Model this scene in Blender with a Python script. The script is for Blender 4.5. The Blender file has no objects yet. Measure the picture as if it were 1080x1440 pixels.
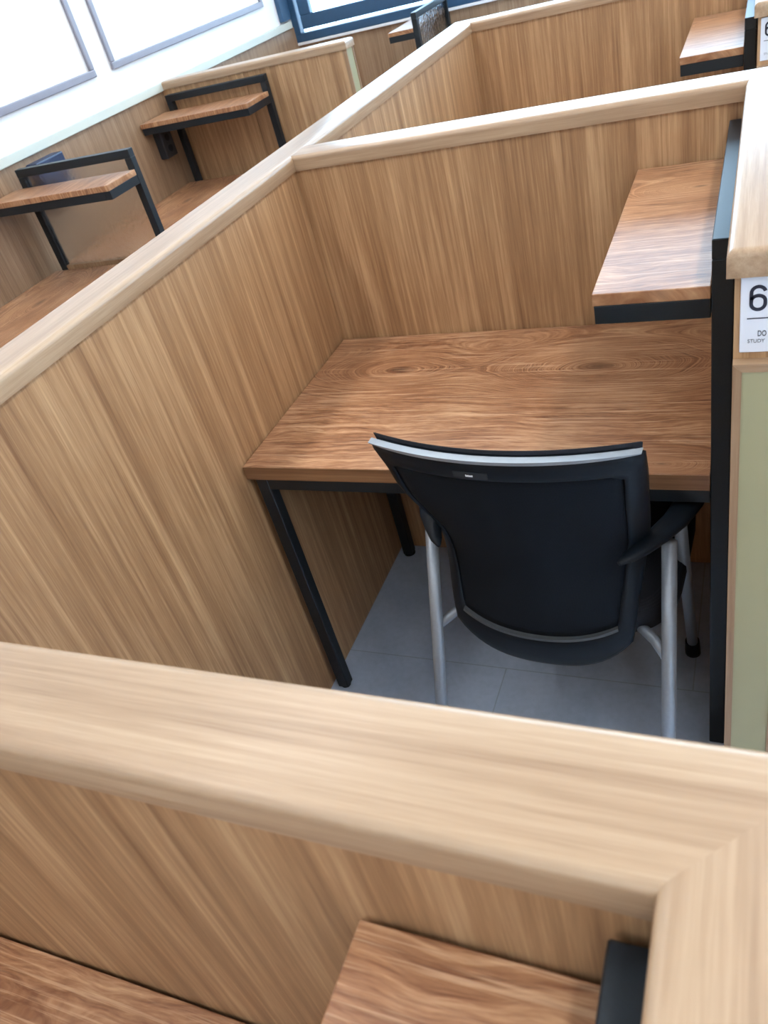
import bpy, bmesh, math, random
from mathutils import Vector, Matrix
scene = bpy.context.scene
COL = scene.collection
random.seed(4)
PI = math.pi

# ------------------------------------------------------------------ dimensions (metres)
H, HC, OC, CW = 1.1996, 0.034, 0.006, 0.094      # partition height, cap height, overhang, cap width
TH = CW - 2*OC                                   # panel thickness
PITCH = 1.5546                                   # cubicle pitch along the row
WD, DD, ZD, TD = 0.9426, 0.5867, 0.73, 0.033     # desk
ZS, XS, ZT = 1.0673, 0.7732, 1.1363              # side shelf, its free edge, frame top
XR = 0.9701                                      # inner cap edge of the right walls
YEND = -0.7876                                   # free end of a right wall
XW = -1.705                                      # left room wall
YF = 3.48                                        # far room wall
CEIL = 3.15

# ------------------------------------------------------------------ node helpers
def new_mat(name):
    m = bpy.data.materials.new(name); m.use_nodes = True
    nt = m.node_tree; nt.nodes.clear()
    out = nt.nodes.new('ShaderNodeOutputMaterial'); b = nt.nodes.new('ShaderNodeBsdfPrincipled')
    nt.links.new(b.outputs[0], out.inputs[0])
    return m, nt, b
def N(nt, t, **kw):
    n = nt.nodes.new(t)
    for k, v in kw.items(): setattr(n, k, v)
    return n
def setin(n, **kw):
    for k, v in kw.items(): n.inputs[k.replace('_', ' ')].default_value = v
def L(nt, a, b): nt.links.new(a, b)
def math_n(nt, op, a, b=None, c=None):
    n = N(nt, 'ShaderNodeMath', operation=op)
    for i, v in enumerate((a, b, c)):
        if v is None: continue
        if isinstance(v, (int, float)): n.inputs[i].default_value = v
        else: L(nt, v, n.inputs[i])
    return n.outputs[0]
def ramp(nt, fac, stops):
    r = N(nt, 'ShaderNodeValToRGB'); e = r.color_ramp.elements
    while len(e) > 1: e.remove(e[-1])
    e[0].position = stops[0][0]; e[0].color = (*stops[0][1], 1)
    for p, c in stops[1:]:
        k = e.new(p); k.color = (*c, 1)
    L(nt, fac, r.inputs[0]); return r.outputs[0]
def mixc(nt, fac, a, b, mode='MIX'):
    m = N(nt, 'ShaderNodeMix', data_type='RGBA', blend_type=mode)
    if isinstance(fac, float): m.inputs[0].default_value = fac
    else: L(nt, fac, m.inputs[0])
    for i, v in ((6, a), (7, b)):
        if isinstance(v, tuple): m.inputs[i].default_value = (*v, 1)
        else: L(nt, v, m.inputs[i])
    return m.outputs[2]
def noise(nt, vec, scale, detail=2, rough=.5, dist=0):
    n = N(nt, 'ShaderNodeTexNoise'); L(nt, vec, n.inputs['Vector'])
    setin(n, Scale=scale, Detail=detail, Roughness=rough, Distortion=dist); return n.outputs['Fac']
def obj_coords(nt, rand=True):
    tc = N(nt, 'ShaderNodeTexCoord')
    if not rand: return tc.outputs['Object']
    oi = N(nt, 'ShaderNodeObjectInfo')
    add = N(nt, 'ShaderNodeVectorMath', operation='ADD')
    mul = math_n(nt, 'MULTIPLY', oi.outputs['Random'], 7.3)
    L(nt, tc.outputs['Object'], add.inputs[0]); L(nt, mul, add.inputs[1]); return add.outputs[0]
def mapping(nt, vec, sc):
    m = N(nt, 'ShaderNodeMapping'); L(nt, vec, m.inputs['Vector']); m.inputs['Scale'].default_value = sc; return m.outputs[0]

def laminate(name, axis, dark, mid, light, rough=.42, contrast=1.0, spec=.5):
    """straight grained wood laminate, grain running along axis 0/1/2"""
    m, nt, b = new_mat(name)
    v = obj_coords(nt)
    def sc(a): return tuple(a if i == axis else 1.0 for i in range(3))
    n1 = noise(nt, mapping(nt, v, sc(.03)), 34, 2, .5)
    n2 = noise(nt, mapping(nt, v, sc(.022)), 150, 3, .6)
    n3 = noise(nt, mapping(nt, v, sc(.03)), 560, 3, .65)
    n4 = noise(nt, mapping(nt, v, sc(.25)), 9, 1, .5)
    s = math_n(nt, 'ADD', math_n(nt, 'MULTIPLY', n1, .42), math_n(nt, 'MULTIPLY', n2, .38))
    s = math_n(nt, 'ADD', s, math_n(nt, 'MULTIPLY', n3, .22))
    s = math_n(nt, 'ADD', s, math_n(nt, 'MULTIPLY', n4, .08))
    s = math_n(nt, 'SUBTRACT', s, .05)
    w = .17 / contrast
    col = ramp(nt, s, [(.5-w, dark), (.5, mid), (.5+w, light)])
    L(nt, col, b.inputs['Base Color'])
    setin(b, Roughness=rough, IOR=1.5); b.inputs['Specular IOR Level'].default_value = spec
    bp = N(nt, 'ShaderNodeBump'); setin(bp, Strength=.05, Distance=.0006); L(nt, n3, bp.inputs['Height']); L(nt, bp.outputs[0], b.inputs['Normal'])
    return m

def desk_wood(name, knots, rough=.34):
    """rustic oak print, grain along local X with a few knots"""
    m, nt, b = new_mat(name)
    tc = N(nt, 'ShaderNodeTexCoord'); v = tc.outputs['Object']
    sp = N(nt, 'ShaderNodeSeparateXYZ'); L(nt, v, sp.inputs[0]); X, Y = sp.outputs[0], sp.outputs[1]
    warp = noise(nt, mapping(nt, v, (.9, 2.2, 1)), 3.2, 3, .5)
    warp2 = noise(nt, mapping(nt, v, (.6, 1.6, 1)), 11, 2, .5)
    y = math_n(nt, 'ADD', Y, math_n(nt, 'MULTIPLY', math_n(nt, 'SUBTRACT', warp, .5), .11))
    y = math_n(nt, 'ADD', y, math_n(nt, 'MULTIPLY', math_n(nt, 'SUBTRACT', warp2, .5), .016))
    core = None
    for kx, ky, r in knots:
        dx = math_n(nt, 'MULTIPLY', math_n(nt, 'SUBTRACT', X, kx), .42)
        dy = math_n(nt, 'SUBTRACT', Y, ky)
        d = math_n(nt, 'SQRT', math_n(nt, 'ADD', math_n(nt, 'MULTIPLY', dx, dx), math_n(nt, 'MULTIPLY', dy, dy)))
        d = math_n(nt, 'ADD', d, math_n(nt, 'MULTIPLY', math_n(nt, 'SUBTRACT', warp2, .5), .018))
        q = math_n(nt, 'DIVIDE', d, r)
        w = math_n(nt, 'EXPONENT', math_n(nt, 'MULTIPLY', math_n(nt, 'MULTIPLY', q, q), -1.0))
        y = math_n(nt, 'ADD', math_n(nt, 'MULTIPLY', y, math_n(nt, 'SUBTRACT', 1.0, w)), math_n(nt, 'MULTIPLY', math_n(nt, 'ADD', d, kx), w))
        q2 = math_n(nt, 'DIVIDE', d, r*.16)
        c = math_n(nt, 'EXPONENT', math_n(nt, 'MULTIPLY', math_n(nt, 'MULTIPLY', q2, q2), -1.0))
        core = c if core is None else math_n(nt, 'MAXIMUM', core, c)
    cb = N(nt, 'ShaderNodeCombineXYZ'); L(nt, math_n(nt, 'MULTIPLY', X, .05), cb.inputs[0]); L(nt, y, cb.inputs[1])
    rings = noise(nt, cb.outputs[0], 75, 3, .62)
    cb2 = N(nt, 'ShaderNodeCombineXYZ'); L(nt, math_n(nt, 'MULTIPLY', X, .1), cb2.inputs[0]); L(nt, y, cb2.inputs[1])
    fine = noise(nt, cb2.outputs[0], 330, 3, .6)
    patch = noise(nt, mapping(nt, v, (1, 2.2, 1)), 5, 3, .6)
    s = math_n(nt, 'ADD', math_n(nt, 'MULTIPLY', rings, .48), math_n(nt, 'MULTIPLY', fine, .28))
    s = math_n(nt, 'ADD', s, math_n(nt, 'MULTIPLY', patch, .24))
    col = ramp(nt, s, [(.36, (.12, .044, .021)), (.45, (.265, .115, .054)), (.53, (.40, .20, .100)), (.65, (.62, .38, .215))])
    if core is not None:
        col = mixc(nt, math_n(nt, 'MULTIPLY', core, .75), col, (.07, .03, .018))
    pores = noise(nt, mapping(nt, v, (5, 190, 1)), 1.0, 3, .65)
    pmask = ramp(nt, pores, [(.54, (0, 0, 0)), (.66, (1, 1, 1))])
    bw = N(nt, 'ShaderNodeRGBToBW'); L(nt, pmask, bw.inputs[0])
    col = mixc(nt, math_n(nt, 'MULTIPLY', bw.outputs[0], .5), col, (.72, .48, .30))
    L(nt, col, b.inputs['Base Color'])
    setin(b, Roughness=rough, IOR=1.5)
    bp = N(nt, 'ShaderNodeBump'); setin(bp, Strength=.12, Distance=.0008); L(nt, pores, bp.inputs['Height']); L(nt, bp.outputs[0], b.inputs['Normal'])
    return m

def plain(name, col, rough=.5, metal=0, noise_amt=.06, scale=40, spec=.5, bump=0):
    m, nt, b = new_mat(name)
    n = noise(nt, obj_coords(nt, False), scale, 3, .6)
    c = ramp(nt, n, [(.3, tuple(x*(1-noise_amt) for x in col)), (.7, tuple(min(1, x*(1+noise_amt)) for x in col))])
    L(nt, c, b.inputs['Base Color']); setin(b, Roughness=rough, Metallic=metal); b.inputs['Specular IOR Level'].default_value = spec
    if bump:
        bp = N(nt, 'ShaderNodeBump'); setin(bp, Strength=bump, Distance=.001); L(nt, n, bp.inputs['Height']); L(nt, bp.outputs[0], b.inputs['Normal'])
    return m

PAN = dict(dark=(.225, .112, .050), mid=(.385, .218, .105), light=(.60, .385, .205))
CAPC = dict(dark=(.27, .165, .092), mid=(.375, .248, .150), light=(.47, .335, .215))
M = {}
M['panel'] = laminate('panel_laminate', 2, rough=.5, **PAN)
M['cap_x'] = laminate('cap_laminate_across', 0, rough=.32, contrast=1.15, spec=.6, **CAPC)
M['cap_y'] = laminate('cap_laminate_along', 1, rough=.32, contrast=1.15, spec=.6, **CAPC)
M['wainscot'] = laminate('wainscot_laminate', 2, rough=.45, dark=(.19, .115, .065), mid=(.29, .185, .11), light=(.40, .275, .175))
M['trimwood'] = laminate('edge_laminate', 2, rough=.45, dark=(.22, .125, .065), mid=(.31, .19, .105), light=(.42, .28, .17))
M['desk'] = desk_wood('rustic_oak', [(.226, -.183, .075), (.70, -.20, .085), (.862, -.555, .03)])
M['shelf'] = desk_wood('rustic_oak_shelf', [(.90, -.15, .03)], .30)
M['band'] = laminate('oak_edge_band', 0, rough=.45, dark=(.16, .075, .033), mid=(.24, .12, .055), light=(.34, .19, .095))
M['black'] = plain('black_powder_coat', (.008, .013, .018), .42, 0, .15, 300, .42, .05)
M['plastic'] = plain('black_plastic', (.004, .008, .0135), .5, 0, .1, 200, .25)
M['olive'] = plain('olive_panel_paint', (.36, .335, .19), .5, 0, .02, 8)
M['white'] = plain('white_wall_paint', (.86, .87, .88), .6, 0, .02, 6)
M['cornice'] = plain('pale_sill_paint', (.60, .64, .58), .5, 0, .02, 6)
M['mould'] = plain('grey_moulding_paint', (.25, .245, .29), .45, 0, .03, 20)
M['ceiling'] = plain('white_ceiling_paint', (.82, .82, .80), .7, 0, .02, 5)
M['signw'] = plain('white_acrylic', (.74, .77, .83), .25, 0, .01, 5)
M['ink'] = plain('navy_print', (.012, .016, .035), .5, 0, .02, 20)
M['inkgrey'] = plain('grey_print', (.10, .105, .12), .5, 0, .02, 20)
M['silver'] = plain('silver_paint', (.30, .345, .40), .40, .35, .04, 120)
M['trimsilver'] = plain('silver_trim', (.27, .30, .33), .40, .3, .03, 60)
M['dullgrey'] = plain('dull_grey_strip', (.075, .085, .095), .4, .3, .04, 60)
M['navyframe'] = plain('dark_blue_window_frame', (.030, .085, .17), .35, 0, .05, 30)
M['gasket'] = plain('pale_window_gasket', (.80, .82, .85), .5, 0, .02, 20)
M['bluebox'] = plain('dark_blue_plastic', (.020, .035, .085), .4, 0, .06, 50)
M['outlet'] = plain('dark_grey_plastic', (.016, .02, .026), .45, 0, .06, 50)

def fabric(name, c1, c2, scale):
    m, nt, b = new_mat(name)
    v = obj_coords(nt, False)
    w1 = N(nt, 'ShaderNodeTexWave', wave_type='BANDS', bands_direction='X'); setin(w1, Scale=scale); L(nt, v, w1.inputs['Vector'])
    w2 = N(nt, 'ShaderNodeTexWave', wave_type='BANDS', bands_direction='Z'); setin(w2, Scale=scale); L(nt, v, w2.inputs['Vector'])
    s = math_n(nt, 'MULTIPLY', w1.outputs['Fac'], w2.outputs['Fac'])
    col = ramp(nt, s, [(0, c1), (1, c2)]); L(nt, col, b.inputs['Base Color']); setin(b, Roughness=.8)
    b.inputs['Specular IOR Level'].default_value = .2
    bp = N(nt, 'ShaderNodeBump'); setin(bp, Strength=.3, Distance=.0008); L(nt, s, bp.inputs['Height']); L(nt, bp.outputs[0], b.inputs['Normal'])
    return m
M['mesh'] = fabric('black_mesh_fabric', (.002, .0045, .008), (.007, .0125, .021), 150)
M['cushion'] = fabric('black_cushion_fabric', (.012, .014, .020), (.028, .032, .042), 170)

def floor_mat():
    m, nt, b = new_mat('grey_floor_tile')
    v = obj_coords(nt, False)
    n = noise(nt, v, 7, 5, .6); n2 = noise(nt, v, 60, 3, .6)
    s = math_n(nt, 'ADD', math_n(nt, 'MULTIPLY', n, .6), math_n(nt, 'MULTIPLY', n2, .4))
    col = ramp(nt, s, [(.35, (.36, .455, .60)), (.65, (.46, .56, .72))])
    br = N(nt, 'ShaderNodeTexBrick'); L(nt, mapping(nt, v, (1, 1, 1)), br.inputs['Vector'])
    br.offset = 0.5; setin(br, Scale=1.0, Mortar_Size=.0016, Brick_Width=.9, Row_Height=.45, Mortar_Smooth=.1)
    col = mixc(nt, math_n(nt, 'MULTIPLY', br.outputs['Fac'], .35), col, (.12, .13, .145))
    L(nt, col, b.inputs['Base Color']); setin(b, Roughness=.42)
    return m
M['floor'] = floor_mat()

def rough_glass(name, scale, rough, col, dist):
    m, nt, b = new_mat(name)
    v = obj_coords(nt, False)
    vo = N(nt, 'ShaderNodeTexVoronoi', feature='SMOOTH_F1'); setin(vo, Scale=scale); L(nt, v, vo.inputs['Vector'])
    b.inputs['Base Color'].default_value = (*col, 1); setin(b, Roughness=rough, IOR=1.5); b.inputs['Transmission Weight'].default_value = 1
    bp = N(nt, 'ShaderNodeBump'); setin(bp, Strength=.6, Distance=dist); L(nt, vo.outputs['Distance'], bp.inputs['Height']); L(nt, bp.outputs[0], b.inputs['Normal'])
    return m
M['glass'] = rough_glass('hammered_glass', 70, .22, (.86, .87, .88), .002)
M['glass2'] = rough_glass('hammered_glass_coarse', 60, .16, (.85, .92, .96), .009)
def clear_glass():
    m, nt, b = new_mat('clear_pane')
    out = [n for n in nt.nodes if n.type == 'OUTPUT_MATERIAL'][0]
    tr = N(nt, 'ShaderNodeBsdfTransparent'); tr.inputs[0].default_value = (.95, .98, .99, 1)
    gl = N(nt, 'ShaderNodeBsdfGlossy'); gl.inputs['Roughness'].default_value = .02
    fr = N(nt, 'ShaderNodeFresnel'); fr.inputs[0].default_value = 1.3
    mx = N(nt, 'ShaderNodeMixShader'); L(nt, fr.outputs[0], mx.inputs[0]); L(nt, tr.outputs[0], mx.inputs[1]); L(nt, gl.outputs[0], mx.inputs[2])
    L(nt, mx.outputs[0], out.inputs[0]); nt.nodes.remove(b); return m
M['pane'] = clear_glass()
def emit(name, col, st):
    m, nt, b = new_mat(name)
    b.inputs['Base Color'].default_value = (.9, .9, .9, 1); b.inputs['Emission Color'].default_value = (*col, 1); b.inputs['Emission Strength'].default_value = st
    return m
M['lamp'] = emit('ceiling_lamp_diffuser', (1.0, .965, .925), 16.5)

# ------------------------------------------------------------------ mesh helpers
def obj(name, bm, mat, parent=None, loc=None, smooth=False):
    me = bpy.data.meshes.new(name)
    bmesh.ops.recalc_face_normals(bm, faces=bm.faces)
    bm.to_mesh(me); bm.free()
    me.materials.append(M[mat] if isinstance(mat, str) else mat)
    if smooth:
        for p in me.polygons: p.use_smooth = True
    o = bpy.data.objects.new(name, me); COL.objects.link(o)
    if parent: o.parent = parent
    if loc: o.location = loc
    return o
def tag(o, label=None, cat=None, group=None, kind=None):
    if label: o['label'] = label
    if cat: o['category'] = cat
    if group: o['group'] = group
    if kind: o['kind'] = kind
    return o
def empty(name, loc=(0, 0, 0), rz=0):
    o = bpy.data.objects.new(name, None); COL.objects.link(o); o.location = loc; o.rotation_euler = (0, 0, rz)
    o.empty_display_size = .1; return o
def box(bm, x0, x1, y0, y1, z0, z1, bev=0, seg=2):
    vs = [bm.verts.new((x, y, z)) for z in (z0, z1) for y in (y0, y1) for x in (x0, x1)]
    fs = [bm.faces.new([vs[i] for i in f]) for f in ((0, 2, 3, 1), (4, 5, 7, 6), (0, 1, 5, 4), (2, 6, 7, 3), (0, 4, 6, 2), (1, 3, 7, 5))]
    if bev:
        es = list({e for f in fs for e in f.edges})
        bmesh.ops.bevel(bm, geom=es, offset=bev, segments=seg, affect='EDGES', profile=.5)
    return bm
def B(*a, **k): return box(bmesh.new(), *a, **k)
def tube(bm, pts, r, seg=14, cap=True):
    pts = [Vector(p) for p in pts]; rs = r if isinstance(r, (list, tuple)) else [r]*len(pts)
    rings = []
    up = Vector((0, 0, 1))
    for i, p in enumerate(pts):
        t = (pts[min(i+1, len(pts)-1)] - pts[max(i-1, 0)]).normalized()
        u = t.cross(up)
        if u.length < 1e-3: u = t.cross(Vector((0, 1, 0)))
        u.normalize(); w = u.cross(t)
        rings.append([bm.verts.new(p + (u*math.cos(2*PI*k/seg) + w*math.sin(2*PI*k/seg))*rs[i]) for k in range(seg)])
    for a, b in zip(rings, rings[1:]):
        for k in range(seg): bm.faces.new((a[k], a[(k+1) % seg], b[(k+1) % seg], b[k]))
    if cap: bm.faces.new(rings[0]); bm.faces.new(rings[-1][::-1])
    return bm
def grid_surface(rows, thick=None):
    bm = bmesh.new()
    vs = [[bm.verts.new(p) for p in r] for r in rows]
    for a, b in zip(vs, vs[1:]):
        for k in range(len(a)-1): bm.faces.new((a[k], a[k+1], b[k+1], b[k]))
    if thick: thicken(bm, thick)
    return bm
def thicken(bm, d):
    """solid of thickness d along +y from an open surface"""
    faces = list(bm.faces)
    vmap = {v: bm.verts.new(v.co + Vector((0, d, 0))) for v in list(bm.verts)}
    edges = [e for e in bm.edges if len(e.link_faces) == 1]
    for f in faces: bm.faces.new([vmap[v] for v in reversed(f.verts)])
    for e in edges:
        a, b = e.verts; bm.faces.new((a, b, vmap[b], vmap[a]))

def cap_rail(name, axis, a0, a1, c0, c1, end0=0, end1=0, round0=False, round1=False, parent=None, z=H, h=HC, mat=None, skirt=True):
    """a rail along axis (0 x, 1 y) from a0 to a1; c0..c1 across; end = mitre slope along/across; round = softened free end"""
    r = .010
    prof = [(c0, z-h)] + [(c0+r-r*math.cos(t), z-r+r*math.sin(t)) for t in (0, PI/10, PI/5, 3*PI/10, 2*PI/5, PI/2)]
    prof += [(c1-(p[0]-c0), p[1]) for p in reversed(prof)]
    cm = (c0+c1)/2
    secs = []
    def sec(a, sl, inset=None):
        top = z if inset is None else z - r + math.sqrt(max(0, r*r - (r-inset)**2))
        return [(a + sl*(c-cm), c, min(zz, top)) for c, zz in prof]
    if round0: secs += [sec(a0+i, 0, i) for i in (0, .0008, .0024, .005)] + [sec(a0+r, 0)]
    else: secs.append(sec(a0, end0))
    if round1: secs += [sec(a1-r, 0)] + [sec(a1-i, 0, i) for i in (.005, .0024, .0008, 0)]
    else: secs.append(sec(a1, end1))
    bm = bmesh.new()
    mk = (lambda p: p) if axis == 0 else (lambda p: (p[1], p[0], p[2]))
    rings = [[bm.verts.new(mk(p)) for p in s] for s in secs]
    n = len(prof)
    for s, t in zip(rings, rings[1:]):
        for k in range(n): bm.faces.new((s[k], s[(k+1) % n], t[(k+1) % n], t[k]))
    bm.faces.new(rings[0]); bm.faces.new(rings[-1][::-1])
    bmesh.ops.remove_doubles(bm, verts=bm.verts, dist=1e-6)
    o = obj(name, bm, mat or ('cap_x' if axis == 0 else 'cap_y'), parent, smooth=True)
    mod = o.modifiers.new('es', 'EDGE_SPLIT'); mod.split_angle = math.radians(35)
    return o

# ------------------------------------------------------------------ room shell
XE, YB = 4.6, -4.2
o = obj('floor', B(XW-.1, XE+.1, YB-.1, YF+.1, -.05, 0), 'floor'); tag(o, 'grey stone-look floor tiles with thin joints', 'floor', kind='structure')
o = obj('ceiling', B(XW-.1, XE+.1, YB-.1, YF+.1, CEIL, CEIL+.05), 'ceiling'); tag(o, 'white painted ceiling above the cubicles', 'ceiling', kind='structure')
o = obj('wall_left', B(XW-.1, XW, YB, YF+.1, 0, CEIL), 'white'); tag(o, 'bright white room wall at upper left with framed mouldings', 'wall', kind='structure')
o = obj('wall_right', B(XE, XE+.1, YB, YF+.1, 0, CEIL), 'white'); tag(o, 'white room wall beyond the aisle on the right', 'wall', kind='structure')
o = obj('wall_back', B(XW, XE, YB-.1, YB, 0, CEIL), 'white'); tag(o, 'white room wall behind the camera', 'wall', kind='structure')

# far wall: wood below, window bays above
SILL, WTOP = 1.062, 3.02
BAYS = [(-1.70, 2.02), (2.08, 4.58)]
bm = B(XW-.1, XE+.1, YF, YF+.12, 0, SILL)
box(bm, XW-.1, XE+.1, YF, YF+.12, WTOP, CEIL)
for x0, x1 in ((XW-.1, -1.70), (2.02, 2.08), (4.58, XE+.1)): box(bm, x0, x1, YF, YF+.12, SILL, WTOP)
o = obj('wall_far', bm, 'wainscot'); tag(o, 'wood-clad far wall below the dark framed windows', 'wall', kind='structure')
o = obj('trim_sill', B(XW, XE, YF-.02, YF, SILL-.016, SILL-.001, bev=.002), 'gasket'); tag(o, 'thin pale sill strip under the window frame', 'trim', kind='structure')
def frame_ring(x0, x1, z0, z1, w, y0, y1):
    bm = B(x0, x1, y0, y1, z0, z0+w, bev=.003, seg=1)
    box(bm, x0, x1, y0, y1, z1-w, z1, bev=.003, seg=1); box(bm, x0, x0+w, y0, y1, z0+w, z1-w, bev=.003, seg=1); box(bm, x1-w, x1, y0, y1, z0+w, z1-w, bev=.003, seg=1)
    return bm
for i, (x0, x1) in enumerate(BAYS):
    w = empty('window_%d' % (i+1), (0, 0, 0)); tag(w, ['bright window with double dark blue frame at top left of the far wall', 'window at the right end of the far wall'][i], 'window', kind='structure')
    obj('outer_frame', frame_ring(x0, x1, SILL, WTOP, .046, YF-.020, YF+.04), 'navyframe', w)
    obj('gap_pane', frame_ring(x0+.046, x1-.046, SILL+.046, WTOP-.046, .018, YF+.02, YF+.026), 'pane', w)['label'] = 'bright glass strip between frame and sash'
    obj('sash', frame_ring(x0+.064, x1-.064, SILL+.064, WTOP-.064, .075, YF-.012, YF+.03), 'navyframe', w)
    obj('pane', B(x0+.13, x1-.13, YF+.004, YF+.010, SILL+.13, WTOP-.13), 'pane', w)
o = obj('trim_jamb', B(XW, XW+.028, YF-.16, YF-.047, 1.20, 2.5, bev=.003), 'navyframe'); tag(o, 'dark blue jamb strip on the white wall beside the window', 'trim', kind='structure')

o = obj('trim_wainscot', B(XW, XW+.012, YB, YF, .0, 1.152), 'wainscot'); tag(o, 'wood laminate wainscot along the left wall', 'trim', kind='structure')
o = obj('trim_ledge', B(XW, XW+.024, YB, YF-.05, 1.152, 1.190, bev=.003), 'cornice'); tag(o, 'pale painted ledge capping the left wainscot', 'trim', kind='structure')
def moulding(n, y0, y1, label):
    bm = bmesh.new(); z0, z1, w, d = 1.312, 2.75, .030, .014
    for y, yy, a, b in ((y0, y1, z0, z0+w), (y0, y1, z1-w, z1), (y0, y0+w, z0+w, z1-w), (y1-w, y1, z0+w, z1-w)):
        box(bm, XW, XW+d, y, yy, a, b, bev=.004)
    o = obj('trim_%d' % n, bm, 'mould'); tag(o, label, 'moulding', kind='structure')
moulding(1, -.01, 1.512, 'grey rectangular wall moulding at far upper left corner')
moulding(2, 1.639, 3.16, 'grey rectangular wall moulding nearest the window')
moulding(3, -1.66, -.138, 'grey rectangular wall moulding nearest the camera')

# ceiling lights
def ceiling_light(x, y, label):
    t = empty('ceiling_light', (x, y, CEIL)); tag(t, label, 'ceiling light', 'long ceiling lamps in rows')
    obj('lamp_body', B(-.05, .05, -.62, .62, -.045, 0, bev=.004), 'gasket', t)
    obj('diffuser', B(-.07, .07, -.60, .60, -.066, -.046), 'lamp', t)
    for k in (-1, 1): obj('end_cap', B(-.075, .075, k*.61-.009, k*.61+.009, -.072, -.0452, bev=.003), 'gasket', t)
ROWS = [(-.55, 'above the left-hand aisle'), (1.65, 'above the right-hand aisle'), (3.5, 'beside the right wall')]
SPOTS = [(-3.0, 'rearmost'), (-1.5, 'second from the rear'), (0.0, 'middle'), (1.5, 'second from the window'), (2.75, 'nearest the window')]
for x, xl in ROWS:
    for y, yl in SPOTS: ceiling_light(x, y, 'long white ceiling lamp %s, %s of its row' % (xl, yl))

# ------------------------------------------------------------------ partitions
def partition(label): t = empty('partition'); return tag(t, label, 'partition', 'cubicle partitions')
ZP = H - HC
GAP = .0006
# long spine
t = partition('long wood partition running diagonally from left edge towards the window')
y1 = PITCH + CW - OC
obj('panel', B(-TH, 0, -4.0, y1-OC, 0, ZP-GAP), 'panel', t)
cap_rail('cap_rail', 1, -4.0, y1, OC-CW, OC, 0, -1*0, parent=t, round1=True)
# cross partitions: back walls of the cubicles
CROSS = [(0.0, 'wood partition behind the desk with the black chair'), (-PITCH, 'blurred wood partition crossing the foreground'), (PITCH, 'wood partition behind the farthest shelf at top right')]
XO = XR + CW
for k, (y, lb) in enumerate(CROSS):
    t = partition(lb)
    obj('panel', B(.0005, XR+OC, y, y+TH, 0, ZP-GAP), 'panel', t)
    c = cap_rail('cap_rail', 0, OC-.008, XR+CW/2, y-OC, y-OC+CW, 0, 1, parent=t, z=H-.0004, h=HC-.0004)
# right walls
def right_wall(y, label, digits=True):
    t = partition(label); ye = y + YEND
    obj('panel', B(XR+OC+.003, XO-OC, ye+.013, y+TH-.0005, 0, ZP-GAP), 'panel', t)
    cap_rail('cap_rail', 1, ye, y-OC+CW/2, XR, XO, 0, 1, round0=True, parent=t, z=H, h=HC)
    # lower end box: wood frame round an olive panel
    x0, x1, zt = XR+OC+.003, XO-OC, 1.053
    yf = ye - .004
    w = .011
    bm = bmesh.new()
    def prism(poly, y0, y1):
        a = [bm.verts.new((p[0], y0, p[1])) for p in poly]; b = [bm.verts.new((p[0], y1, p[1])) for p in poly]
        bm.faces.new(a); bm.faces.new(b[::-1])
        for i in range(4): bm.faces.new((a[i], a[(i+1) % 4], b[(i+1) % 4], b[i]))
    prism([(x0, 0), (x0+w, 0), (x0+w, zt-w-.0003), (x0, zt-.0003)], yf, ye+.0128)
    prism([(x1-w, 0), (x1, 0), (x1, zt-.0003), (x1-w, zt-w-.0003)], yf, ye+.0128)
    obj('end_frame', bm, 'trimwood', t)
    bm = bmesh.new(); prism([(x0, zt), (x0+w, zt-w), (x1-w, zt-w), (x1, zt)], yf, ye+.0128); obj('end_top_edge', bm, 'cap_x', t)
    obj('end_panel', B(x0+w, x1-w, yf+.0025, ye+.0128, 0, zt-w), 'olive', t)['label'] = 'olive painted end panel'
    return t
right_wall(0, 'wood partition end with olive panel under the number sign at right edge')
right_wall(PITCH, 'wood partition end under the small far number sign at top right')
t = partition('short wood partition at lower right corner, cap mitred to the foreground one')
obj('panel', B(XR+OC+.003, XO-OC, -PITCH+YEND, -PITCH+TH-.0005, 0, ZP-GAP), 'panel', t)
cap_rail('cap_rail', 1, -PITCH+YEND, -PITCH-OC+CW/2, XR, XO, 0, 1, round0=True, parent=t)
# left row partition
t = partition('wood partition with pale end strip behind the upper left shelf')
HL = 1.190
obj('panel', B(XW+.0125, -1.2235, 1.932, 1.932+TH, 0, HL-HC-GAP), 'panel', t)
obj('panel', B(-1.2195, -.700, 1.932, 1.932+TH, 0, HL-HC-GAP), 'panel', t)
obj('seam_strip', B(-1.2235, -1.2195, 1.940, 1.932+TH-.01, 0, HL-HC-GAP), 'black', t)['label'] = 'dark seam'
cap_rail('cap_rail', 0, XW+.0245, -.676, 1.932-OC, 1.932+TH+OC, round1=True, parent=t, z=HL)
obj('end_frame', box(B(-.700, -.682, 1.932, 1.940, 0, HL-HC-GAP), -.700, -.682, 1.932+TH-.010, 1.932+TH, 0, HL-HC-GAP), 'trimwood', t)
obj('end_panel', B(-.700, -.685, 1.940, 1.932+TH-.010, 0, HL-HC-GAP), 'olive', t)['label'] = 'olive painted end panel'

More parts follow.
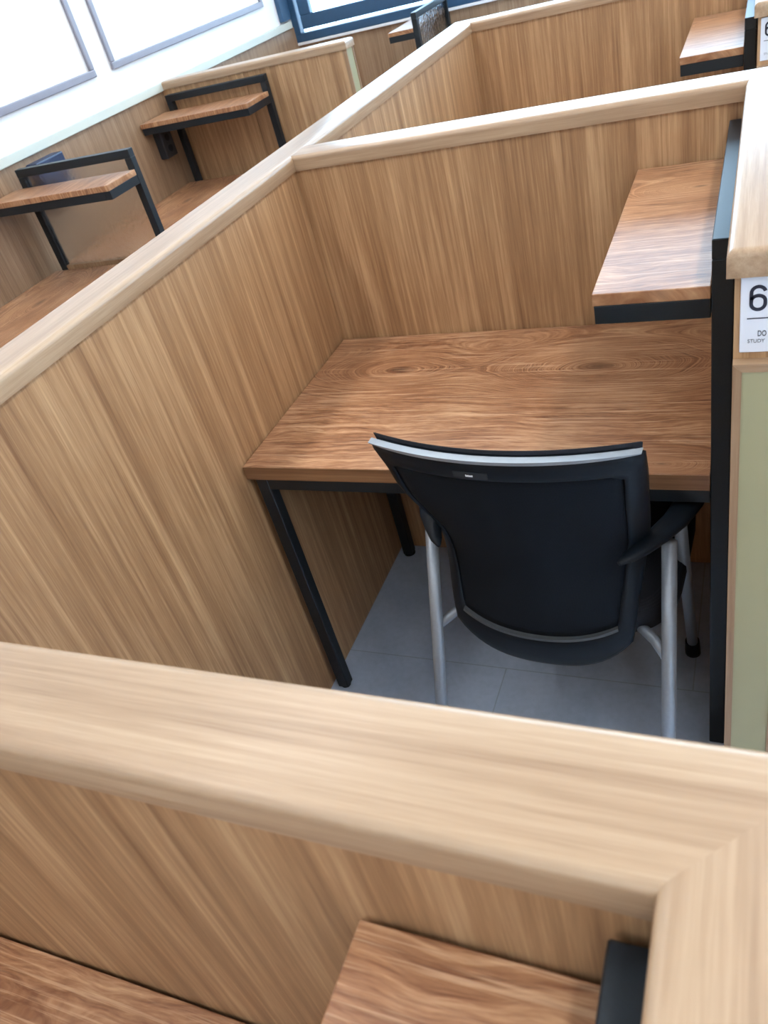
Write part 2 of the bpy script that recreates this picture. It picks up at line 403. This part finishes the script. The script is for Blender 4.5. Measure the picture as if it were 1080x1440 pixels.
# ------------------------------------------------------------------ desks with side shelf
def desk(label, loc, rz, width=WD, depth=DD, xs=XS, zs=ZS, glass=None, rear_gap=.006):
    t = empty('study_desk', loc, rz); tag(t, label, 'desk', 'study desks with black side shelf frames')
    s = .030; px0, px1 = width + .001, width + .001 + s
    obj('tabletop', B(.004, width, -depth+.0012, -.004, ZD-TD, ZD, bev=.001, seg=1), 'desk', t)
    obj('edge_band', B(.004, width, -depth, -depth+.0011, ZD-TD, ZD-.0012), 'band', t)['label'] = 'plain oak front edge band'
    a = .028
    z1 = ZD-TD
    obj('apron_rail', box(box(B(.022+s, width, -depth+.003, -depth+.003+s, z1-a, z1), .022, .022+s, -depth+.003+s, -.02-s, z1-a, z1), .022, width, -.02-s, -.02, z1-a, z1), 'black', t)
    for y in (-depth+.003, -.02-s):
        lg = obj('leg', B(.022, .022+s, y, y+s, .005, z1-(0 if y < -.3 else a), bev=.002, seg=1), 'black', t)
        obj('glide', tube(bmesh.new(), [(.022+s/2, y+s/2, 0), (.022+s/2, y+s/2, .005)], .013 if y < -.3 else .018), 'plastic', lg)
    fr = B(px0, px1, -depth, -depth+s, .0, ZT-s, bev=.0015, seg=1)
    box(fr, px0, px1, -rear_gap-s, -rear_gap, .0, ZT-s, bev=.0015, seg=1)
    box(fr, px0, px1, -depth, -rear_gap, ZT-s, ZT, bev=.0015, seg=1)
    obj('shelf_frame', fr, 'black', t)
    rr = B(xs+.002, width, -depth+.001, -depth+.001+s*.8, zs-.020-s, zs-.020, bev=.001, seg=1)
    box(rr, xs+.002, xs+.002+s*.8, -depth+.001+s*.8, -.008, zs-.020-s, zs-.020, bev=.001, seg=1)
    obj('shelf_rail', rr, 'black', t)
    obj('shelf', B(xs, width, -depth+.001, -.004, zs-.020, zs, bev=.0012, seg=1), 'shelf', t)
    if glass:
        obj('glass_panel', B(px0+.012, px0+.018, -depth+s, -rear_gap-s, ZD+.016, ZT-s), glass, t)['label'] = 'textured glass pane'
        obj('glass_bead', B(px0+.004, px0+.026, -depth+s, -rear_gap-s, ZD-.006, ZD+.016), 'trimwood', t)
    return t
desk('rustic wood desk behind the black chair, with its own right-hand shelf', (0, 0, 0), 0)
desk('rustic wood desk in the bottom foreground below the blurred cap rail', (0, -PITCH, 0), 0)
desk('rustic wood desk in the far cubicle at top right, shelf shining white', (0, PITCH, 0), 0)
LXS = .85
desk('wood desk against the left wall, black frame holding a textured glass panel', (XW+.013, -.253, 0), PI/2, width=1.03, depth=.605, xs=.855, glass='glass', rear_gap=.040)
desk('wood desk against the left wall with the black outlet box under its shelf', (XW+.013, .845, 0), PI/2, width=1.03, depth=.605, xs=.815, rear_gap=.040)
desk('wood desk under the window, blue-lit frame with sparkling textured glass', (-1.655, YF-.001, 0), 0, width=.935, depth=.575, xs=.79, glass='glass2')

# outlet boxes on the wainscot
XI = XW + .0125
t = empty('outlet_box', (XI, 1.775, .955)); tag(t, 'black outlet box under the upper left shelf, fixed to the wainscot', 'outlet')
obj('housing', B(0, .045, -.045, .045, -.07, .075, bev=.006), 'outlet', t)
for k in (-.03, .02): obj('socket', tube(bmesh.new(), [(.045, 0, k), (.0465, 0, k)], .017), 'plastic', t)
t = empty('outlet_box', (XI, .965, 1.04)); tag(t, 'dark blue wall box behind the glass of the nearer left frame', 'outlet')
obj('housing', B(0, .06, -.085, .085, -.085, .088, bev=.006), 'bluebox', t)
for k in (-.04, .04): obj('socket', tube(bmesh.new(), [(.06, k, 0), (.0615, k, 0)], .02), 'plastic', t)

# ------------------------------------------------------------------ number signs
def text_mesh(name, s, size, loc, mat, parent, sx=1.0, align='LEFT', ext=.0003, off=0):
    cu = bpy.data.curves.new(name, 'FONT'); cu.body = s; cu.size = size; cu.extrude = ext; cu.align_x = align; cu.offset = off
    tmp = bpy.data.objects.new(name+'_tmp', cu); COL.objects.link(tmp)
    dg = bpy.context.evaluated_depsgraph_get(); me = bpy.data.meshes.new_from_object(tmp.evaluated_get(dg))
    bpy.data.objects.remove(tmp); bpy.data.curves.remove(cu)
    me.transform(Matrix.Translation(Vector(loc)) @ Matrix.Rotation(PI/2, 4, 'X') @ Matrix.Diagonal((sx, 1, 1, 1)))
    me.materials.clear(); me.materials.append(M[mat])
    o = bpy.data.objects.new(name, me); COL.objects.link(o); o.parent = parent; return o
def six(parent, x, z, w, h):
    """rounded numeral 6 as a ribbon: loop below, stem curling over at the top"""
    st = .0042
    def arc(cx, cz, rx, rz, a0, a1, n): return [(cx+rx*math.cos(a0+(a1-a0)*i/n), cz+rz*math.sin(a0+(a1-a0)*i/n)) for i in range(n+1)]
    hw = w/2 - st/2; r = hw
    zb, zm, ztop = z+st/2, z+h*.60, z+h-st/2
    pts = arc(x+w/2, ztop-r, hw, r, .25, PI, 12) + arc(x+w/2, zb+r, hw, r, PI, 2*PI, 14) + arc(x+w/2, zm-r*.9, hw, r*.9, 0, PI*.92, 12)
    bm = bmesh.new()
    prev = None
    for i, p in enumerate(pts):
        a = Vector(pts[max(i-1, 0)]); b = Vector(pts[min(i+1, len(pts)-1)]); t = (b-a).normalized(); n = Vector((-t.y, t.x))*st/2
        q = [bm.verts.new((p[0]+n.x*s, -.0041+y, p[1]+n.y*s)) for s, y in ((1, 0), (-1, 0), (-1, -.0006), (1, -.0006))]
        if prev:
            for k in range(4): bm.faces.new((prev[k], prev[(k+1) % 4], q[(k+1) % 4], q[k]))
        else: bm.faces.new(q)
        prev = q
    bm.faces.new(prev[::-1])
    return obj('digit', bm, 'ink', parent)
def sign(y, label, full):
    t = empty('number_sign', (.986, y+YEND+.0128, 1.063)); tag(t, label, 'sign', 'white number signs on the partition ends')
    obj('plate', B(0, .064, -.004, 0, 0, .099, bev=.0008, seg=1), 'signw', t)
    six(t, .0098, .0555, .0195, .0335)
    f = -.0041
    if full: text_mesh('digit', '4', .044, (.0315, f, .0555), 'ink', t, .85)
    obj('rule_line', B(.0078, .056, -.0046, -.0041, .0455, .0468), 'ink', t)
    if full:
        text_mesh('slogan', 'DO I', .0105, (.0200, f, .0222), 'inkgrey', t, .62, off=.0002)
    text_mesh('lettering', 'STUDY', .0068, (.0090, f, .0135), 'inkgrey', t, .92)
    return t
sign(0, 'white sign reading 64 under the near partition cap at right edge', True)
sign(PITCH, 'white number sign on the far partition end at top right', False)

# ------------------------------------------------------------------ chair
CH = empty('office_chair', (.645, -.739, 0), -.060)
tag(CH, 'black mesh-back chair with silver legs tucked at the middle desk', 'chair')
def lerp(x, xs, ys):
    if x <= xs[0]: return ys[0]
    for a, b, c, d in zip(xs, xs[1:], ys, ys[1:]):
        if x <= b: return c + (d-c)*(x-a)/(b-a)
    return ys[-1]
ZZ = [.37, .42, .5, .6, .7, .78, .85, .91]; HWS = [.160, .171, .180, .192, .206, .215, .220, .222]
def hw(z): return (lerp(z-.02, ZZ, HWS) + lerp(z, ZZ, HWS) + lerp(z+.02, ZZ, HWS))/3
def bump(z): return math.exp(-((z-.615)/.125)**2)
def by(x, z): return -.13*(z-.37) + .025*bump(z) + (.8 + 1.7*bump(z))*x*x
def push(x, z):
    return .017*min(1, max(0, (abs(x)/hw(z)-.78)/.22))*min(1, max(0, (.905-z)/.06))*min(1, max(0, (z-.62)/.12))
def S(x, z, d=0): return Vector((x, by(x, z)+d, z))
NT, NS, NB = 24, 20, 24
def loop(top, zs_, zb, mx, dip, cr):
    """closed outline (x, z): top edge, right side, bottom, left side"""
    p = []
    wt = hw(top) - mx
    for i in range(NT):                                     # top left -> right with rounded corners
        u = -1 + 2*i/(NT-1); x = u*wt; e = max(0, abs(x)-(wt-cr)); p.append((x, top - (cr - math.sqrt(max(0, cr*cr-e*e)))*.9))
    for i in range(1, NS+1):
        z = top-cr + (zs_-(top-cr))*i/NS; p.append((hw(z)-mx, z))
    wb = hw(zs_) - mx
    for i in range(1, NB):
        u = 1 - 2*i/NB; x = u*wb; p.append((x, zb + (zs_-zb)*abs(u)**dip))
    for i in range(NS, -1+1, -1):
        z = top-cr + (zs_-(top-cr))*i/NS; p.append((-(hw(z)-mx), z))
    return p
outer = loop(.9125, .445, .374, 0, 3.2, .012)
inner = loop(.867, .484, .461, .030, 2.6, .012)
bm = bmesh.new()
fr = []
for k, f, d in ((0, 0, .006), (1, .12, .001), (2, .35, -.002), (3, .7, -.002), (4, .93, .0005), (5, 1, .006)):
    ring = []
    for (xo, zo), (xi, zi) in zip(outer, inner):
        x, z = xo+(xi-xo)*f, zo+(zi-zo)*f; ring.append(bm.verts.new(S(x, z, d+push(x, z))))
    fr.append(ring)
back = []
for f in (1, 0):
    back.append([bm.verts.new(S(xo+(xi-xo)*f, zo+(zi-zo)*f, .019+push(xo+(xi-xo)*f, zo+(zi-zo)*f))) for (xo, zo), (xi, zi) in zip(outer, inner)])
rings = fr + back + [fr[0]]
n = len(outer)
for a, b in zip(rings, rings[1:]):
    for k in range(n): bm.faces.new((a[k], a[(k+1) % n], b[(k+1) % n], b[k]))
obj('back_frame', bm, 'plastic', CH, smooth=True)
def rows_between(z0, z1, nz, mx, d, nx=28, botcurve=None):
    rows = []
    for j in range(nz+1):
        r = []
        for i in range(nx+1):
            u = -1 + 2*i/nx
            zb = z0 + (botcurve*abs(u)**2.6 if botcurve else 0)
            z = zb + (z1-zb)*j/nz
            r.append(S(u*(hw(z)-mx), z, d+push(u*(hw(z)-mx), z)))
        rows.append(r)
    return rows
obj('back_mesh', grid_surface(rows_between(.459, .869, 24, .028, .0065, botcurve=.023), .004), 'mesh', CH, smooth=True)
# padded front with the fabric rim showing above the silver strip
def pad():
    bm = bmesh.new(); nx, nz = 28, 20
    front = []; bk = []
    for j in range(nz+1):
        zf = .44 + (.9195-.44)*j/nz; rf = []; rb = []
        for i in range(nx+1):
            u = -1+2*i/nx; e = min(1, (1-abs(u))*9, (nz-j)/2.2 if j > nz-3 else 1, j/2.2 if j < 3 else 1)
            x = u*(hw(zf)-.003-.9*push(hw(zf), zf)); rb.append(bm.verts.new(S(x, zf, .0195+push(x, zf))));
            rf.append(bm.verts.new(S(x*(.985+.015*e), zf, .0215+push(x, zf)+.020*math.sqrt(max(0, e)))))
        front.append(rf); bk.append(rb)
    for g in (front, bk):
        for a, b in zip(g, g[1:]):
            for k in range(nx): bm.faces.new((a[k], a[k+1], b[k+1], b[k]))
    for a, b in ((front[0], bk[0]), (front[-1], bk[-1])):
        for k in range(nx): bm.faces.new((a[k], a[k+1], b[k+1], b[k]))
    for k in (0, nx):
        for j in range(nz): bm.faces.new((front[j][k], front[j+1][k], bk[j+1][k], bk[j][k]))
    return bm
obj('back_cushion', pad(), 'cushion', CH, smooth=True)
# silver strips
def strip(pts_hi, pts_lo, d0, d1):
    bm = bmesh.new(); q = []
    for (xh, zh), (xl, zl) in zip(pts_hi, pts_lo):
        q.append([bm.verts.new(S(xl, zl, d0)), bm.verts.new(S(xh, zh, d0)), bm.verts.new(S(xh, zh, d1)), bm.verts.new(S(xl, zl, d1))])
    for a, b in zip(q, q[1:]):
        for k in range(4): bm.faces.new((a[k], a[(k+1) % 4], b[(k+1) % 4], b[k]))
    bm.faces.new(q[0]); bm.faces.new(q[-1][::-1]); return bm
us = [-1+2*i/40 for i in range(41)]
wt = hw(.915)-.0015
hi = [(u*wt, .9140) for u in us]; lo = [(u*(wt+.000), .9140-.0064*(1-.8*abs(u)**5)) for u in us]
obj('top_trim', strip(hi, lo, -.0035, .012), 'trimsilver', CH)['label'] = 'silver top strip'
wb = hw(.482)-.031
hi = [(u*(wb+.002), .4610+.023*abs(u)**2.6) for u in us]; lo = [(u*(wb+.004), .4610-.0060+.023*abs(u)**2.6) for u in us]
obj('lower_trim', strip(hi, lo, -.003, .006), 'dullgrey', CH)['label'] = 'dull grey lower strip'
# small maker's plate with an unreadable pale mark
bm = grid_surface([[S(-.062+.058*i/10 + .0, z, -.0035) for i in range(11)] for z in (.8765, .8890)], .003)
pl = obj('maker_plate', bm, 'outlet', CH)
bm = bmesh.new()
x = -.0405
for wdt, zt in ((.0016, .0036), (.0018, .0026), (.0016, .0032), (.0022, .0026), (.0016, .0026), (.0014, .0032)):
    p = [S(x, .8810, -.0045), S(x+wdt, .8810, -.0045), S(x+wdt, .8810+zt, -.0045), S(x, .8810+zt, -.0045)]
    a = [bm.verts.new(v) for v in p]; b = [bm.verts.new(v+Vector((0, .0014, 0))) for v in p]
    bm.faces.new(a); bm.faces.new(b[::-1])
    for i in range(4): bm.faces.new((a[i], a[(i+1) % 4], b[(i+1) % 4], b[i]))
    x += wdt + .0004
obj('maker_mark', bm, 'gasket', pl)
# seat
bm = bmesh.new(); rows = []
def seat_half(z, g):
    pts = []
    for i in range(40):
        a = 2*PI*i/40; c, s = math.cos(a), math.sin(a)
        pts.append((.235*g*math.copysign(abs(c)**.45, c), .30 + (.225*g)*math.copysign(abs(s)**.45, s), z))
    return pts
for z, g in ((.395, .90), (.400, .96), (.415, 1.0), (.438, 1.0), (.452, .97), (.460, .88), (.462, .5)):
    rows.append([bm.verts.new(p) for p in seat_half(z, g)])
for a, b in zip(rows, rows[1:]):
    for k in range(40): bm.faces.new((a[k], a[(k+1) % 40], b[(k+1) % 40], b[k]))
bm.faces.new(rows[0]); bm.faces.new(rows[-1][::-1])
obj('seat', bm, 'cushion', CH, smooth=True)
# legs, braces, arms
for s in (-1, 1):
    top_r = Vector((s*.228, .118, .622)); foot_r = Vector((s*.242, -.085, .012))
    lg = obj('leg', tube(bmesh.new(), [foot_r, foot_r.lerp(top_r, .5), top_r], .0135, 18), 'silver', CH, smooth=True)
    obj('glide', tube(bmesh.new(), [(s*.242, -.085, 0), (s*.242, -.085, .014)], .017), 'plastic', lg)
    top_f = Vector((s*.232, .200, .622)); foot_f = Vector((s*.222, .42, .030))
    lg = obj('leg', tube(bmesh.new(), [foot_f, foot_f.lerp(top_f, .5), top_f], .0125, 18), 'silver', CH, smooth=True)
    obj('glide', tube(bmesh.new(), [(s*.222, .423, 0), (s*.222, .42, .012), (s*.222, .415, .05)], [.018, .018, .0165]), 'plastic', lg)
    p0 = foot_r.lerp(top_r, (.395-.012)/.61)
    obj('seat_brace', tube(bmesh.new(), [p0, p0+Vector((-s*.03, .035, .012)), Vector((s*.17, .10, .418))], .0105, 14), 'silver', CH, smooth=True)
    # arm rest: blade that leaves the back frame and sweeps outward and forward
    path = [(.164, .012, .655, .004, .004), (.176, .030, .655, .011, .010), (.194, .060, .654, .016, .013), (.216, .100, .653, .020, .014), (.236, .145, .651, .023, .014), (.252, .205, .649, .025, .013), (.258, .270, .647, .025, .012), (.258, .320, .646, .021, .010), (.256, .345, .645, .010, .006)]
    bm = bmesh.new(); rg = []
    for i, (x, y, z, w, h) in enumerate(path):
        a = Vector(path[max(i-1, 0)][:2]); b = Vector(path[min(i+1, len(path)-1)][:2]); tt = (b-a).normalized(); nn = Vector((tt.y, -tt.x))
        ring = []
        for k in range(16):
            an = 2*PI*k/16; cx, cz = math.cos(an)*w, math.sin(an)*h
            if cz > 0: cz *= .55
            else: cz *= 1.3
            ring.append(bm.verts.new((s*(x+nn.x*cx), y+nn.y*cx, z+cz)))
        rg.append(ring)
    for a, b in zip(rg, rg[1:]):
        for k in range(16): bm.faces.new((a[k], a[(k+1) % 16], b[(k+1) % 16], b[k]))
    bm.faces.new(rg[0]); bm.faces.new(rg[-1][::-1])
    obj('armrest', bm, 'plastic', CH, smooth=True)

# ------------------------------------------------------------------ world, camera, view
w = bpy.data.worlds.new('sky'); scene.world = w; w.use_nodes = True
nt = w.node_tree; nt.nodes.clear()
out = N(nt, 'ShaderNodeOutputWorld'); bg = N(nt, 'ShaderNodeBackground'); L(nt, bg.outputs[0], out.inputs[0])
bg.inputs[0].default_value = (.54, .77, 1.0, 1); bg.inputs[1].default_value = 7.4

cam = bpy.data.cameras.new('camera'); co = bpy.data.objects.new('camera', cam); COL.objects.link(co)
R = Matrix(((0.910563, 0.342437, -0.231541), (0.037199, -0.62574, -0.779144), (-0.411692, 0.700847, -0.582515)))
mw = (R.transposed() @ Matrix.Diagonal((1, -1, -1))).to_4x4(); mw.translation = Vector((1.00524, -1.76573, 1.60062))
co.matrix_world = mw
cam.sensor_fit = 'VERTICAL'; cam.sensor_height = 36.0; cam.sensor_width = 27.0; cam.lens = 1136.4445/1440*36.0
cam.clip_start = .02; cam.clip_end = 60
cam.dof.use_dof = True; cam.dof.focus_distance = 1.45; cam.dof.aperture_fstop = 11.0
scene.camera = co
vs = scene.view_settings
vs.view_transform = 'Standard'; vs.look = 'None'; vs.gamma = 1.0; vs.use_curve_mapping = False; vs.exposure = 0.32
scene.cycles.use_denoising = True
scene.cycles.max_bounces = 10; scene.cycles.diffuse_bounces = 5; scene.cycles.glossy_bounces = 4; scene.cycles.transmission_bounces = 6; scene.cycles.sample_clamp_indirect = 8
